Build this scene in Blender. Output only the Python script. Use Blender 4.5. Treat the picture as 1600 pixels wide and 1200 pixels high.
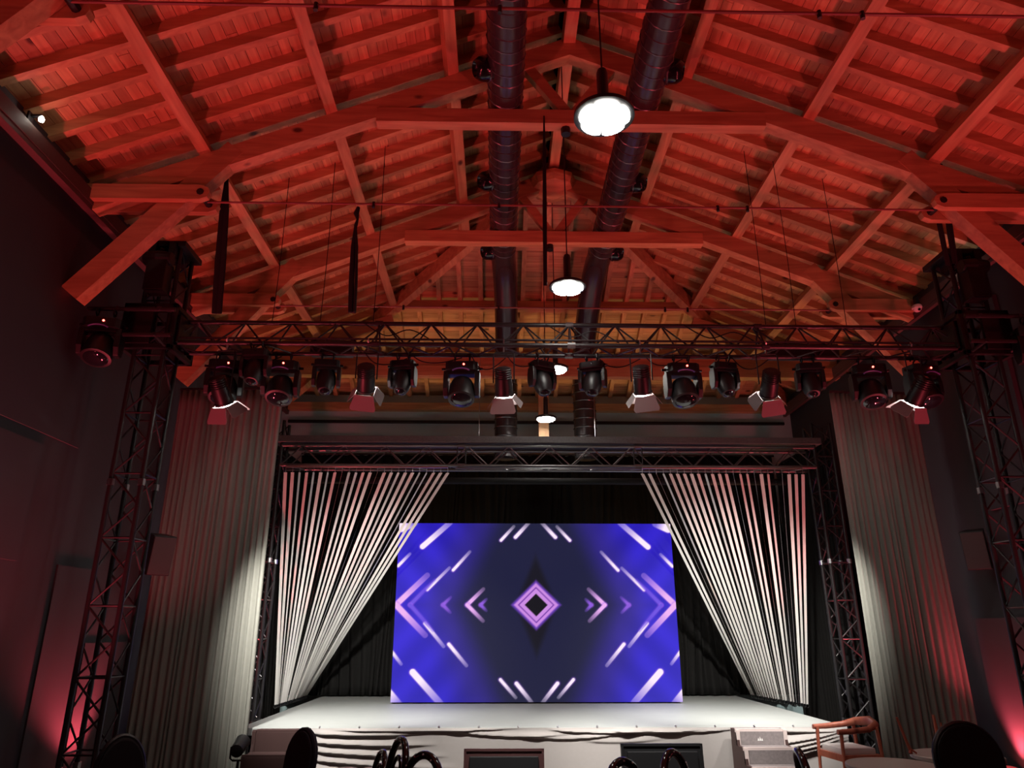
import bpy, bmesh, math, random
import numpy as np
from mathutils import Matrix, Vector, Euler
random.seed(7)
S = bpy.context.scene
for o in list(bpy.data.objects): bpy.data.objects.remove(o)
COL = S.collection
PI = math.pi
V = Vector

# ------------------------------------------------------------------ camera
CAM = V((-0.74, 0.0, 1.62)); FPX = 1120.0
PITCH = math.radians(18.97); YAW = math.radians(1.11)
cd = bpy.data.cameras.new('camera'); cam = bpy.data.objects.new('camera', cd); COL.objects.link(cam)
cd.sensor_fit = 'HORIZONTAL'; cd.sensor_width = 36.0; cd.lens = 36.0 * FPX / 1600.0
cd.clip_start = 0.05; cd.clip_end = 100
cam.location = CAM; cam.rotation_euler = (PI/2 + PITCH, 0, -YAW)
S.camera = cam
# ------------------------------------------------------------------ world, exposure
w = bpy.data.worlds.new('world'); S.world = w; w.use_nodes = True
w.node_tree.nodes['Background'].inputs[0].default_value = (0.0, 0.0, 0.0, 1)
w.node_tree.nodes['Background'].inputs[1].default_value = 0.0
S.view_settings.view_transform = 'Standard'; S.view_settings.look = 'None'
S.view_settings.exposure = 0.0; S.view_settings.gamma = 1.0
S.view_settings.use_curve_mapping = False
# lamp strengths (the lamps themselves are built with their fixtures below)
E_RED_HALL = 300.0      # red wash uplights along the side walls of the hall
E_RED_GLOW = 30.0        # small red uplights
E_AMBER_FILL = 230.0          # added amber fill lamps, unseen behind the screen, warming the far roof
E_FRESNEL = 1200.0        # theatre spots on the front truss
L_PENDANT = 60.0         # radiance of the pendant lamp lenses
RED = (1.0, 0.085, 0.12)

# ------------------------------------------------------------------ helpers
_Rv = V((math.cos(YAW), -math.sin(YAW), 0))
_Fv = V((math.sin(YAW)*math.cos(PITCH), math.cos(YAW)*math.cos(PITCH), math.sin(PITCH)))
_Uv = _Rv.cross(_Fv)
def ray(px, py): return _Fv + _Rv*((px-800)/FPX) + _Uv*((600-py)/FPX)
def at(px, py, Y):
    r = ray(px, py); return CAM + r*((Y-CAM.y)/r.y)
def atz(px, py, z):
    r = ray(px, py); return CAM + r*((z-CAM.z)/r.z)

def basis(d, up=V((0, 0, 1))):
    z = V(d).normalized()
    if abs(z.dot(up)) > 0.999: up = V((0, 1, 0))
    x = up.cross(z).normalized(); y = z.cross(x)
    return Matrix((x, y, z)).transposed()

class G:
    def __init__(s): s.v = []; s.f = []
    def add(s, vs, fs):
        b = len(s.v); s.v += [tuple(v) for v in vs]; s.f += [tuple(i+b for i in f) for f in fs]; return s
    def box(s, c, d, R=None):
        c = V(c); vs = []
        for sx in (-1, 1):
            for sy in (-1, 1):
                for sz in (-1, 1):
                    p = V((sx*d[0]/2, sy*d[1]/2, sz*d[2]/2)); vs.append(c + (R @ p if R else p))
        return s.add(vs, [(0,1,3,2),(4,6,7,5),(0,4,5,1),(2,3,7,6),(0,2,6,4),(1,5,7,3)])
    def tube(s, p0, p1, r, r1=None, n=8, cap=True):
        p0 = V(p0); p1 = V(p1); r1 = r if r1 is None else r1
        B = basis(p1-p0); vs = []
        for p, rr in ((p0, r), (p1, r1)):
            for k in range(n):
                a = 2*PI*k/n; vs.append(p + B @ V((rr*math.cos(a), rr*math.sin(a), 0)))
        fs = [(k, (k+1) % n, n+(k+1) % n, n+k) for k in range(n)]
        if cap: fs += [tuple(range(n))[::-1], tuple(range(n, 2*n))]
        return s.add(vs, fs)
    def path(s, pts, r, n=8, flat=1.0, closed=False):
        pts = [V(p) for p in pts]; m = len(pts); vs = []; up = V((0, 0, 1)); prev = None
        for i, p in enumerate(pts):
            if closed: d = pts[(i+1) % m]-pts[i-1]
            else: d = pts[min(i+1, m-1)]-pts[max(i-1, 0)]
            d.normalize()
            if prev is None: B = basis(d)
            else:
                q = prev.rotation_difference(d).to_matrix(); B = q @ B
            prev = d; rr = r[i] if isinstance(r, (list, tuple)) else r
            for k in range(n):
                a = 2*PI*k/n; vs.append(p + B @ V((rr*math.cos(a), rr*flat*math.sin(a), 0)))
        fs = []
        for i in range(m if closed else m-1):
            j = (i+1) % m
            for k in range(n): fs.append((i*n+k, i*n+(k+1) % n, j*n+(k+1) % n, j*n+k))
        if not closed: fs += [tuple(range(n))[::-1], tuple(range((m-1)*n, m*n))]
        return s.add(vs, fs)
    def lathe(s, prof, n=20, M=None):
        vs = []
        for (r, z) in prof:
            for k in range(n):
                a = 2*PI*k/n; p = V((r*math.cos(a), r*math.sin(a), z)); vs.append(M @ p if M else p)
        m = len(prof); fs = []
        for i in range(m-1):
            for k in range(n): fs.append((i*n+k, i*n+(k+1) % n, (i+1)*n+(k+1) % n, (i+1)*n+k))
        fs += [tuple(range(n))[::-1], tuple(range((m-1)*n, m*n))]
        return s.add(vs, fs)
    def prism(s, poly, h, M=None):
        n = len(poly); vs = [V((x, y, 0)) for x, y in poly] + [V((x, y, h)) for x, y in poly]
        if M: vs = [M @ v for v in vs]
        return s.add(vs, [tuple(range(n))[::-1], tuple(range(n, 2*n))] + [(k, (k+1) % n, n+(k+1) % n, n+k) for k in range(n)])
    def grid(s, fn, nu, nv):
        vs = [fn(i/(nu-1), j/(nv-1)) for j in range(nv) for i in range(nu)]
        return s.add(vs, [(j*nu+i, j*nu+i+1, (j+1)*nu+i+1, (j+1)*nu+i) for j in range(nv-1) for i in range(nu-1)])

def mesh(g, mat, name, smooth=False, bevel=0):
    me = bpy.data.meshes.new(name); me.from_pydata(g.v, [], g.f); me.materials.append(mat)
    bm = bmesh.new(); bm.from_mesh(me); bmesh.ops.recalc_face_normals(bm, faces=bm.faces)
    if bevel:
        bmesh.ops.bevel(bm, geom=[e for e in bm.edges if len(e.link_faces) == 2 and e.calc_face_angle(0) > 0.6], offset=bevel, segments=2, profile=0.6, affect='EDGES')
    bm.to_mesh(me); bm.free()
    if smooth:
        me.shade_smooth(); me.set_sharp_from_angle(angle=math.radians(40))
    return me
WM = {}
def link(name, me, parent=None, M=None):
    """links a mesh object; M is its matrix in the parent's space (identity by default)"""
    o = bpy.data.objects.new(name, me); COL.objects.link(o)
    if parent is not None: o.parent = parent
    if M is not None: o.matrix_local = M
    return o
def tag(o, label=None, cat=None, group=None, kind=None):
    if label: o['label'] = label
    if cat: o['category'] = cat
    if group: o['group'] = group
    if kind: o['kind'] = kind
    return o
def empty(name, loc=(0, 0, 0), rz=0.0):
    o = bpy.data.objects.new(name, None); COL.objects.link(o); o.empty_display_size = 0.1
    o.location = loc; o.rotation_euler = (0, 0, rz); return o
def part(name, g, mat, parent, smooth=False, bevel=0, M=None):
    return link(name, mesh(g, mat, name, smooth, bevel), parent, M)
def wmat(o):
    if o is None: return Matrix()
    L = Matrix.Translation(o.location) @ o.rotation_euler.to_matrix().to_4x4() @ Matrix.Diagonal((*o.scale, 1))
    return wmat(o.parent) @ L
def inv(parent): return wmat(parent).inverted()
def wpart(name, g, mat, parent, smooth=False, bevel=0):
    """geometry given in world coordinates, made local to its parent"""
    Mi = inv(parent); g.v = [tuple(Mi @ V(v)) for v in g.v]
    return part(name, g, mat, parent, smooth, bevel)
def copy_tree(o, parent=None):
    c = o.copy(); COL.objects.link(c); c.parent = parent
    for ch in list(o.children): copy_tree(ch, c)
    return c
_unit = {}
def ucube(mat):
    if ('c', mat.name) not in _unit: _unit[('c', mat.name)] = mesh(G().box((0, 0, 0), (1, 1, 1)), mat, 'unit_block')
    return _unit[('c', mat.name)]
def ucyl(mat, n=8):
    if (n, mat.name) not in _unit: _unit[(n, mat.name)] = mesh(G().tube((0, 0, 0), (0, 0, 1), 1, n=n), mat, 'unit_bar', smooth=True)
    return _unit[(n, mat.name)]
def bar(name, p0, p1, r, mat, parent=None, n=8):
    """round bar between two world points, sharing one mesh"""
    p0 = V(p0); p1 = V(p1); d = p1-p0
    M = Matrix.Translation(p0) @ basis(d).to_4x4() @ Matrix.Diagonal((r, r, d.length, 1))
    return link(name, ucyl(mat, n), parent, inv(parent) @ M)
def block(name, c, dims, mat, parent=None, R=None):
    """square timber / board with its own centre, size and turn, sharing one mesh"""
    M = Matrix.Translation(V(c)) @ (R.to_4x4() if R else Matrix()) @ Matrix.Diagonal((*dims, 1))
    return link(name, ucube(mat), parent, inv(parent) @ M)
def timber(name, p0, p1, wd, ht, mat, parent=None, up=V((0, 0, 1))):
    """straight timber from p0 to p1 (centre line), width wd, height ht"""
    p0 = V(p0); p1 = V(p1); d = p1-p0; y = d.normalized(); x = y.cross(up).normalized(); z = x.cross(y)
    return block(name, (p0+p1)/2, (wd, d.length, ht), mat, parent, Matrix((x, y, z)).transposed())

# ------------------------------------------------------------------ materials
def newmat(name):
    m = bpy.data.materials.new(name); m.use_nodes = True
    nt = m.node_tree; return m, nt, nt.nodes['Principled BSDF']
def plain(name, col, rough=0.6, metal=0.0, noise=0.0, nscale=8.0, bump=0.0, spec=0.5):
    m, nt, b = newmat(name)
    b.inputs['Roughness'].default_value = rough; b.inputs['Metallic'].default_value = metal
    b.inputs['Specular IOR Level'].default_value = spec
    b.inputs['Base Color'].default_value = (*col, 1)
    if noise or bump:
        tc = nt.nodes.new('ShaderNodeTexCoord'); nz = nt.nodes.new('ShaderNodeTexNoise')
        nz.inputs['Scale'].default_value = nscale; nz.inputs['Detail'].default_value = 5
        nt.links.new(tc.outputs['Object'], nz.inputs['Vector'])
        if noise:
            rp = nt.nodes.new('ShaderNodeMapRange'); rp.inputs['To Min'].default_value = 1-noise; rp.inputs['To Max'].default_value = 1+noise
            mx = nt.nodes.new('ShaderNodeMix'); mx.data_type = 'RGBA'; mx.blend_type = 'MULTIPLY'; mx.inputs[0].default_value = 1
            mx.inputs[6].default_value = (*col, 1)
            nt.links.new(nz.outputs['Fac'], rp.inputs['Value']); nt.links.new(rp.outputs['Result'], mx.inputs[7])
            nt.links.new(mx.outputs[2], b.inputs['Base Color'])
        if bump:
            bp = nt.nodes.new('ShaderNodeBump'); bp.inputs['Strength'].default_value = bump; bp.inputs['Distance'].default_value = 0.01
            nt.links.new(nz.outputs['Fac'], bp.inputs['Height']); nt.links.new(bp.outputs['Normal'], b.inputs['Normal'])
    return m
def emit(name, col, strength):
    m, nt, b = newmat(name)
    b.inputs['Base Color'].default_value = (0, 0, 0, 1)
    b.inputs['Emission Color'].default_value = (*col, 1); b.inputs['Emission Strength'].default_value = strength
    return m
def wood(name, grain, c0, c1, vary=0.25, rough=0.55):
    """pine: grain stretched along one axis of the world, tone differing from piece to piece, knots"""
    m, nt, b = newmat(name); N = nt.nodes.new; L = nt.links.new
    ge = N('ShaderNodeNewGeometry'); oi = N('ShaderNodeObjectInfo')
    mp = N('ShaderNodeVectorMath'); mp.operation = 'MULTIPLY'; mp.inputs[1].default_value = grain
    ad = N('ShaderNodeVectorMath'); ad.operation = 'ADD'
    sc = N('ShaderNodeMath'); sc.operation = 'MULTIPLY'; sc.inputs[1].default_value = 31.0
    L(ge.outputs['Position'], mp.inputs[0]); L(oi.outputs['Random'], sc.inputs[0]); L(mp.outputs[0], ad.inputs[0]); L(sc.outputs[0], ad.inputs[1])
    nz = N('ShaderNodeTexNoise'); nz.inputs['Scale'].default_value = 1.0; nz.inputs['Detail'].default_value = 6; nz.inputs['Distortion'].default_value = 0.6
    L(ad.outputs[0], nz.inputs['Vector'])
    cr = N('ShaderNodeValToRGB'); cr.color_ramp.elements[0].position = 0.3; cr.color_ramp.elements[1].position = 0.72
    cr.color_ramp.elements[0].color = (*c0, 1); cr.color_ramp.elements[1].color = (*c1, 1)
    L(nz.outputs['Fac'], cr.inputs['Fac'])
    # knots
    km = N('ShaderNodeVectorMath'); km.operation = 'MULTIPLY'; km.inputs[1].default_value = tuple(1.0 if g > 5 else 0.6 for g in grain)
    ka = N('ShaderNodeVectorMath'); ka.operation = 'ADD'; L(ge.outputs['Position'], km.inputs[0]); L(km.outputs[0], ka.inputs[0]); L(sc.outputs[0], ka.inputs[1])
    vo = N('ShaderNodeTexVoronoi'); vo.inputs['Scale'].default_value = 2.6; L(ka.outputs[0], vo.inputs['Vector'])
    kr = N('ShaderNodeMapRange'); kr.inputs['From Min'].default_value = 0.05; kr.inputs['From Max'].default_value = 0.11; L(vo.outputs['Distance'], kr.inputs['Value'])
    mk = N('ShaderNodeMix'); mk.data_type = 'RGBA'; mk.inputs[6].default_value = (c0[0]*0.25, c0[1]*0.2, c0[2]*0.2, 1)
    L(kr.outputs['Result'], mk.inputs[0]); L(cr.outputs['Color'], mk.inputs[7])
    # tone of the piece
    r2 = N('ShaderNodeMapRange'); r2.inputs['To Min'].default_value = 1-vary; r2.inputs['To Max'].default_value = 1+vary; L(oi.outputs['Random'], r2.inputs['Value'])
    mm = N('ShaderNodeMix'); mm.data_type = 'RGBA'; mm.blend_type = 'MULTIPLY'; mm.inputs[0].default_value = 1
    L(mk.outputs[2], mm.inputs[6]); L(r2.outputs['Result'], mm.inputs[7]); L(mm.outputs[2], b.inputs['Base Color'])
    b.inputs['Roughness'].default_value = rough
    bp = N('ShaderNodeBump'); bp.inputs['Strength'].default_value = 0.25; bp.inputs['Distance'].default_value = 0.004
    L(nz.outputs['Fac'], bp.inputs['Height']); L(bp.outputs['Normal'], b.inputs['Normal'])
    return m
P0, P1 = (0.40, 0.20, 0.085), (0.62, 0.37, 0.17)
M_boardY = wood('pine_board_lengthwise', (22, 1.3, 22), P0, P1, 0.2)
M_boardX = wood('pine_board_crosswise', (1.3, 22, 22), P0, P1, 0.2)
M_beamY = wood('pine_beam_lengthwise', (16, 1.5, 16), P0, P1, 0.12)
M_beamX = wood('pine_beam_crosswise', (1.5, 16, 16), P0, P1, 0.12)
M_post = wood('pine_post_upright', (16, 16, 1.5), P0, P1, 0.1)
M_chairwood = wood('red_brown_chair_wood', (20, 20, 3), (0.40, 0.10, 0.06), (0.55, 0.17, 0.10), 0.05, 0.4)
M_sheath = plain('roof_sheathing', (0.05, 0.035, 0.025), 0.9)
M_wall = plain('slate_wall_paint', (0.042, 0.046, 0.052), 0.75, noise=0.12, nscale=3, bump=0.05)
M_backwall = plain('grey_green_wall_paint', (0.42, 0.56, 0.57), 0.8, noise=0.08, nscale=2)
M_floor = plain('dark_brown_floor', (0.06, 0.035, 0.025), 0.45, noise=0.2, nscale=4)
M_ledge = plain('dark_wall_plate', (0.10, 0.06, 0.055), 0.6, noise=0.1)
M_black = plain('black_plastic', (0.008, 0.008, 0.009), 0.42)
M_barn = plain('grey_barn_door_metal', (0.24, 0.21, 0.21), 0.6)
M_dull = plain('dull_steel', (0.2, 0.2, 0.2), 0.35, metal=0.8)
M_gloss = plain('glossy_black_plastic', (0.008, 0.008, 0.009), 0.12)
M_truss = plain('black_truss_tube', (0.018, 0.017, 0.018), 0.35, metal=0.0, spec=0.45)
M_steel = plain('bright_steel', (0.55, 0.55, 0.56), 0.28, metal=1.0)
M_rod = plain('red_oxide_rod', (0.22, 0.08, 0.06), 0.5)
M_duct = plain('dark_duct_metal', (0.085, 0.08, 0.083), 0.25, metal=0.6)
M_strap = plain('black_strap', (0.006, 0.006, 0.006), 0.9)
M_greycurtain = plain('grey_curtain_cloth', (0.19, 0.19, 0.165), 0.95, noise=0.08, nscale=20, spec=0.1)
M_blackcurtain = plain('black_curtain_cloth', (0.011, 0.0105, 0.010), 0.9, noise=0.2, nscale=20, spec=0.15)
M_ribbon = plain('white_ribbon', (0.78, 0.76, 0.72), 0.8, spec=0.1)
M_deck = plain('grey_stage_vinyl', (0.26, 0.275, 0.265), 0.5, noise=0.08, nscale=6)
M_skirt = plain('pale_grey_skirt_cloth', (0.27, 0.25, 0.24), 0.9, noise=0.04, nscale=30, spec=0.1)
M_brownstep = plain('dark_brown_step', (0.045, 0.02, 0.018), 0.6, noise=0.1)
M_greystep = plain('grey_step_carpet', (0.22, 0.19, 0.19), 0.9, noise=0.35, nscale=40)
M_stepedge = plain('pale_step_edge', (0.62, 0.52, 0.5), 0.5)
M_tabletop = plain('beige_tabletop', (0.42, 0.38, 0.34), 0.4, noise=0.05)
M_white = plain('white_paint', (0.8, 0.78, 0.76), 0.5)
M_cushion = plain('white_cushion', (0.75, 0.72, 0.7), 0.8)
M_navy = plain('navy_velvet', (0.010, 0.010, 0.022), 0.8)
M_speaker = plain('grey_speaker_grille', (0.07, 0.05, 0.05), 0.8, noise=0.1, nscale=60)
M_lens = plain('dark_lens_glass', (0.01, 0.01, 0.014), 0.06)
M_pendant = emit('pendant_light', (1.0, 0.96, 0.88), L_PENDANT)
M_fresnel = emit('fresnel_light', (1.0, 0.97, 0.9), 90)
M_ledred = emit('red_indicator_light', (1.0, 0.08, 0.06), 12)
M_ledwhite = emit('security_light', (1.0, 0.93, 0.8), 26)
M_redlens = emit('red_wash_light', (1.0, 0.10, 0.10), 14)
M_bluefilm = plain('blue_lilac_trim', (0.12, 0.09, 0.32), 0.35)

def spot(name, loc, target, energy, col, angle, blend, rad=0.08, parent=None):
    ld = bpy.data.lights.new(name, 'SPOT'); ld.energy = energy; ld.color = col
    ld.spot_size = math.radians(angle); ld.spot_blend = blend; ld.shadow_soft_size = rad
    o = bpy.data.objects.new(name, ld); COL.objects.link(o)
    d = (V(target)-V(loc)).normalized()
    M = Matrix.Translation(V(loc)) @ basis(-d).to_4x4()
    if parent is not None: o.parent = parent; M = inv(parent) @ M
    o.matrix_local = M
    return o

# ------------------------------------------------------------------ room shell
HW = 4.85; YB = 13.1; YF = -3.0; ZR = 7.72; TP = 0.42; ZE = ZR-TP*HW; YH = 8.6
def shell(name, g, mat, bevel=0): return tag(part(name, g, mat, None, bevel=bevel), kind='structure')
fl = shell('floor', G().box((0, (YF+YB)/2, -0.05), (2*HW+0.4, YB-YF+0.4, 0.1)), M_floor)
tag(fl, 'dark brown hall floor', 'floor')
wl = shell('wall_left', G().box((-HW-0.1, (YF+YB)/2, ZE/2+0.1), (0.2, YB-YF, ZE+0.2)), M_wall); tag(wl, 'dark slate painted side wall on the left', 'wall')
wr = shell('wall_right', G().box((HW+0.1, (YF+YB)/2, ZE/2+0.1), (0.2, YB-YF, ZE+0.2)), M_wall); tag(wr, 'dark slate painted side wall on the right', 'wall')
wb = shell('wall_back', G().box((0, YB+0.1, ZE/2+0.1), (2*HW+0.4, 0.2, ZE+0.2)), M_backwall); tag(wb, 'grey green wall behind the stage', 'wall')
wf = shell('wall_front', G().box((0, YF-0.1, 3.9), (2*HW+0.4, 0.2, 7.8)), M_wall); tag(wf, 'dark wall at the rear of the hall', 'wall')
# wall panels: proud boards with shadow gaps
for wo, sd, rects in ((wl, -1, [(2.6, 6.35, 2.18, 3.2), (2.6, 6.3, 0.15, 1.13), (6.95, 7.6, 0.15, 2.2), (2.6, 6.9, 3.3, 5.3), (7.66, 8.5, 0.15, 1.5)]),
                      (wr, 1, [(7.7, 8.66, 0.15, 1.75), (3.0, 7.6, 0.15, 1.2), (3.0, 6.4, 2.2, 3.2), (7.2, 8.0, 2.9, 5.2)])):
    for (y0, y1, z0, z1) in rects:
        pt = 0.05 if sd > 0 else 0.016
        block('wall_panel', (sd*(HW-pt/2), (y0+y1)/2, (z0+z1)/2), (pt, y1-y0, z1-z0), M_wall, wo)
for sd, nm in ((-1, 'trim_1'), (1, 'trim_2')):
    g = G().box((sd*(HW-0.07), (YF+YB)/2, ZE-0.07), (0.14, YB-YF, 0.14)).box((sd*(HW-0.11), (YF+YB)/2, ZE-0.17), (0.05, YB-YF, 0.05))
    tag(shell(nm, g, M_ledge), 'dark timber wall plate along the %s eaves' % ('left' if sd < 0 else 'right'), 'trim')
tag(shell('trim_3', G().box((0, YB-0.07, ZE-0.06), (2*HW-0.3, 0.14, 0.14)), M_beamX), 'pine wall plate above the grey wall behind the stage', 'trim')
tag(shell('trim_4', G().box((0, YB-0.03, ZE-0.34), (2*HW-0.3, 0.06, 0.05)), M_black), 'thin black rail on the grey wall behind the stage', 'trim')

# ------------------------------------------------------------------ roof: boards, rafters, purlins
CF = 1/math.sqrt(1+TP*TP); SF = TP*CF
TH = (ZR-ZE)/(YB-YH); CH = 1/math.sqrt(1+TH*TH); SH = TH*CH
KH = (YB-YH)/HW                                   # hip plan slope
def yhip(a): return YH+abs(a)*KH
def side_R(sd): return Matrix(((CF, 0, SF*sd), (0, 1, 0), (-SF*sd, 0, CF)))
def side_pt(sd, s, Y, n): return V((sd*(s*CF+n*SF), Y, ZR-s*SF+n*CF))
SL = HW/CF
ceil = {}
for sd, nm in ((-1, 'ceiling_left'), (1, 'ceiling_right')):
    R = side_R(sd)
    # outer sheathing
    a = [side_pt(sd, -0.05, YF-0.1, 0.31), side_pt(sd, SL+0.35, YF-0.1, 0.31), side_pt(sd, SL+0.35, YB+0.4, 0.31), side_pt(sd, -0.05, YH, 0.31)]
    b = [p+V((0, 0, 0.06)) for p in a]
    root = shell(nm, G().add(a+b, [(0,1,2,3),(4,5,6,7),(0,1,5,4),(1,2,6,5),(2,3,7,6),(3,0,4,7)]), M_sheath)
    tag(root, 'pine boarded roof slope on the %s of the ridge' % ('left' if sd < 0 else 'right'), 'ceiling'); ceil[sd] = root
    n = int(SL/0.102)
    for k in range(n+2):
        s = 0.05+k*0.102
        y1 = min(yhip(min(s*CF, HW))+0.25, YB+0.1); y = 1.0 - random.random()*1.5
        while y < y1-0.2:
            L = random.choice((2.1, 2.8, 3.5, 4.2)); ye = min(y+L, y1)
            if y1-ye < 0.7: ye = y1
            block('board', side_pt(sd, s, (y+ye)/2, 0.283+random.uniform(-0.002, 0.002)), (0.098, ye-y-0.004, 0.022), M_boardY, root, R)
            y = ye
    y = 0.95
    while y < YB-0.15:
        s0 = 0.0 if y < YH else (y-YH)/KH/CF
        if SL-s0 > 0.15: block('rafter', side_pt(sd, (s0+SL)/2, y, 0.215), (SL-s0, 0.07, 0.115), M_beamX, root, R)
        y += 0.353
    for a_ in (1.24, 2.48, 3.71):
        y1 = yhip(a_)
        block('purlin', side_pt(sd, a_/CF, (0.4+y1)/2, 0.08), (0.115, y1-0.4, 0.16), M_beamY, root, R)
Rh = Matrix(((1, 0, 0), (0, CH, SH), (0, -SH, CH)))
def hip_pt(x, t, n): return V((x, YH+t*CH+n*SH, ZR-t*SH+n*CH))
TL = (YB-YH)/CH
a = [hip_pt(0, -0.1, 0.31), hip_pt(HW+0.5, TL+0.45, 0.31), hip_pt(-HW-0.5, TL+0.45, 0.31)]; b = [p+V((0, 0, 0.06)) for p in a]
hip = shell('ceiling_back', G().add(a+b, [(0,1,2),(3,4,5),(0,1,4,3),(1,2,5,4),(2,0,3,5)]), M_sheath)
tag(hip, 'triangular pine boarded hip slope above the stage end', 'ceiling')
k = 0
while 0.06+k*0.102 < TL+0.1:
    t = 0.06+k*0.102; hwid = t*CH/KH+0.06
    x = -hwid
    while x < hwid-0.05:
        L = random.choice((1.6, 2.3, 3.0)); xe = min(x+L, hwid)
        if hwid-xe < 0.5: xe = hwid
        block('board', hip_pt((x+xe)/2, t, 0.283), (xe-x-0.004, 0.098, 0.022), M_boardX, hip, Rh); x = xe
    k += 1
x = -4.55
while x < 4.6:
    t0 = abs(x)*KH/CH
    if TL-t0 > 0.12: block('rafter', hip_pt(x, (t0+TL)/2, 0.215), (0.07, TL-t0, 0.115), M_beamY, hip, Rh)
    x += 0.35
for a_ in (1.24, 2.48, 3.71):
    block('purlin', hip_pt(0, a_*KH/CH, 0.08), (2*a_, 0.115, 0.16), M_beamX, hip, Rh)
for sd in (-1, 1):
    timber('hip_rafter', (0, YH, ZR+0.06), (sd*HW, YB, ZE+0.06), 0.13, 0.24, M_beamY, hip)
part('apex_block', G().lathe([(0.10, 7.36), (0.30, 7.44), (0.34, 7.52), (0.34, 7.58)], 8, Matrix.Translation((0, YH, 0))), M_beamX, hip)
rb = tag(link('ridge_beam', ucube(M_beamY), None, Matrix.Translation((0, (0.4+YH)/2, ZR+0.05)) @ Matrix.Diagonal((0.13, YH-0.4, 0.26, 1))), 'long pine ridge beam running along the top of the roof', 'beam')

# ------------------------------------------------------------------ roof trusses
def roof_truss(Y, label, low=True):
    t = empty('roof_truss', (0, Y, ZE)); tag(t, label, 'roof truss', 'timber roof trusses')
    for sd in (-1, 1):
        p0 = side_pt(sd, 0.0, Y, -0.11); p1 = side_pt(sd, SL-0.05, Y, -0.11)
        timber('principal_rafter', p0, p1, 0.14, 0.22, M_beamX, t)
        for dy in (-0.115, 0.115):
            g = G(); L0, L1 = 3.62, HW-0.02
            prof = [(L1, -0.08), (L1, 0.08), (L0+0.04, 0.08), (L0-0.03, 0.05), (L0-0.05, 0.0), (L0-0.03, -0.05), (L0+0.04, -0.08)]
            Mx = Matrix(((sd, 0, 0, 0), (0, 0, 1, Y+dy-0.035), (0, 1, 0, 5.66), (0, 0, 0, 1)))
            g.prism(prof, 0.07, Mx); wpart('hammer_beam', g, M_beamX, t)
        a0 = V((sd*3.42, Y, 6.24)); a1 = V((sd*4.76, Y, 4.60))
        timber('knee_brace', a0, a1, 0.15, 0.21, M_beamX, t)
        timber('strut', (sd*0.05, Y, 6.76), (sd*0.47, Y, 7.36), 0.09, 0.11, M_beamX, t)
        bar('rod_plate', (sd*3.66, Y-0.16, 5.66), (sd*3.66, Y+0.16, 5.66), 0.035, M_black, t)
    timber('collar_beam', (-2.02, Y-0.02, 6.66), (2.02, Y-0.02, 6.66), 0.13, 0.17, M_beamX, t)
    bar('king_bolt', (-0.06, Y, 6.50), (-0.06, Y, 6.60), 0.05, M_black, t)
    bar('tie_rod', (-3.66, Y, 5.64), (3.66, Y, 5.64), 0.011, M_rod, t)
    for x in (-2.0, -0.75, 1.45, 1.75):
        bar('rod_clip', (x, Y, 5.60), (x, Y, 5.66), 0.016, M_black, t)
    return t
roof_truss(3.8, 'timber roof truss nearest the camera, mostly above the picture')
roof_truss(6.2, 'timber roof truss with collar beam behind the nearest pendant lamp')
roof_truss(8.6, 'timber roof truss with collar beam where the hip rafters meet')
t = empty('roof_truss', (0, 11.0, 5.5)); tag(t, 'wide timber tie beam truss under the hip slope above the stage', 'roof truss', 'timber roof trusses')
timber('tie_beam', (-HW+0.02, 11.0, 5.60), (HW-0.02, 11.0, 5.60), 0.16, 0.17, M_beamX, t)
timber('tie_beam', (-HW+0.02, 11.02, 5.77), (HW-0.02, 11.02, 5.77), 0.13, 0.15, M_beamX, t)
for sd in (-1, 1):
    timber('principal_rafter', (sd*2.5, 11.0, 6.50), (sd*4.7, 11.0, 5.78), 0.13, 0.18, M_beamX, t)
timber('king_post', (-0.02, 11.06, 4.30), (-0.02, 11.06, 5.52), 0.16, 0.14, M_post, t, up=V((0, 1, 0)))

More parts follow.
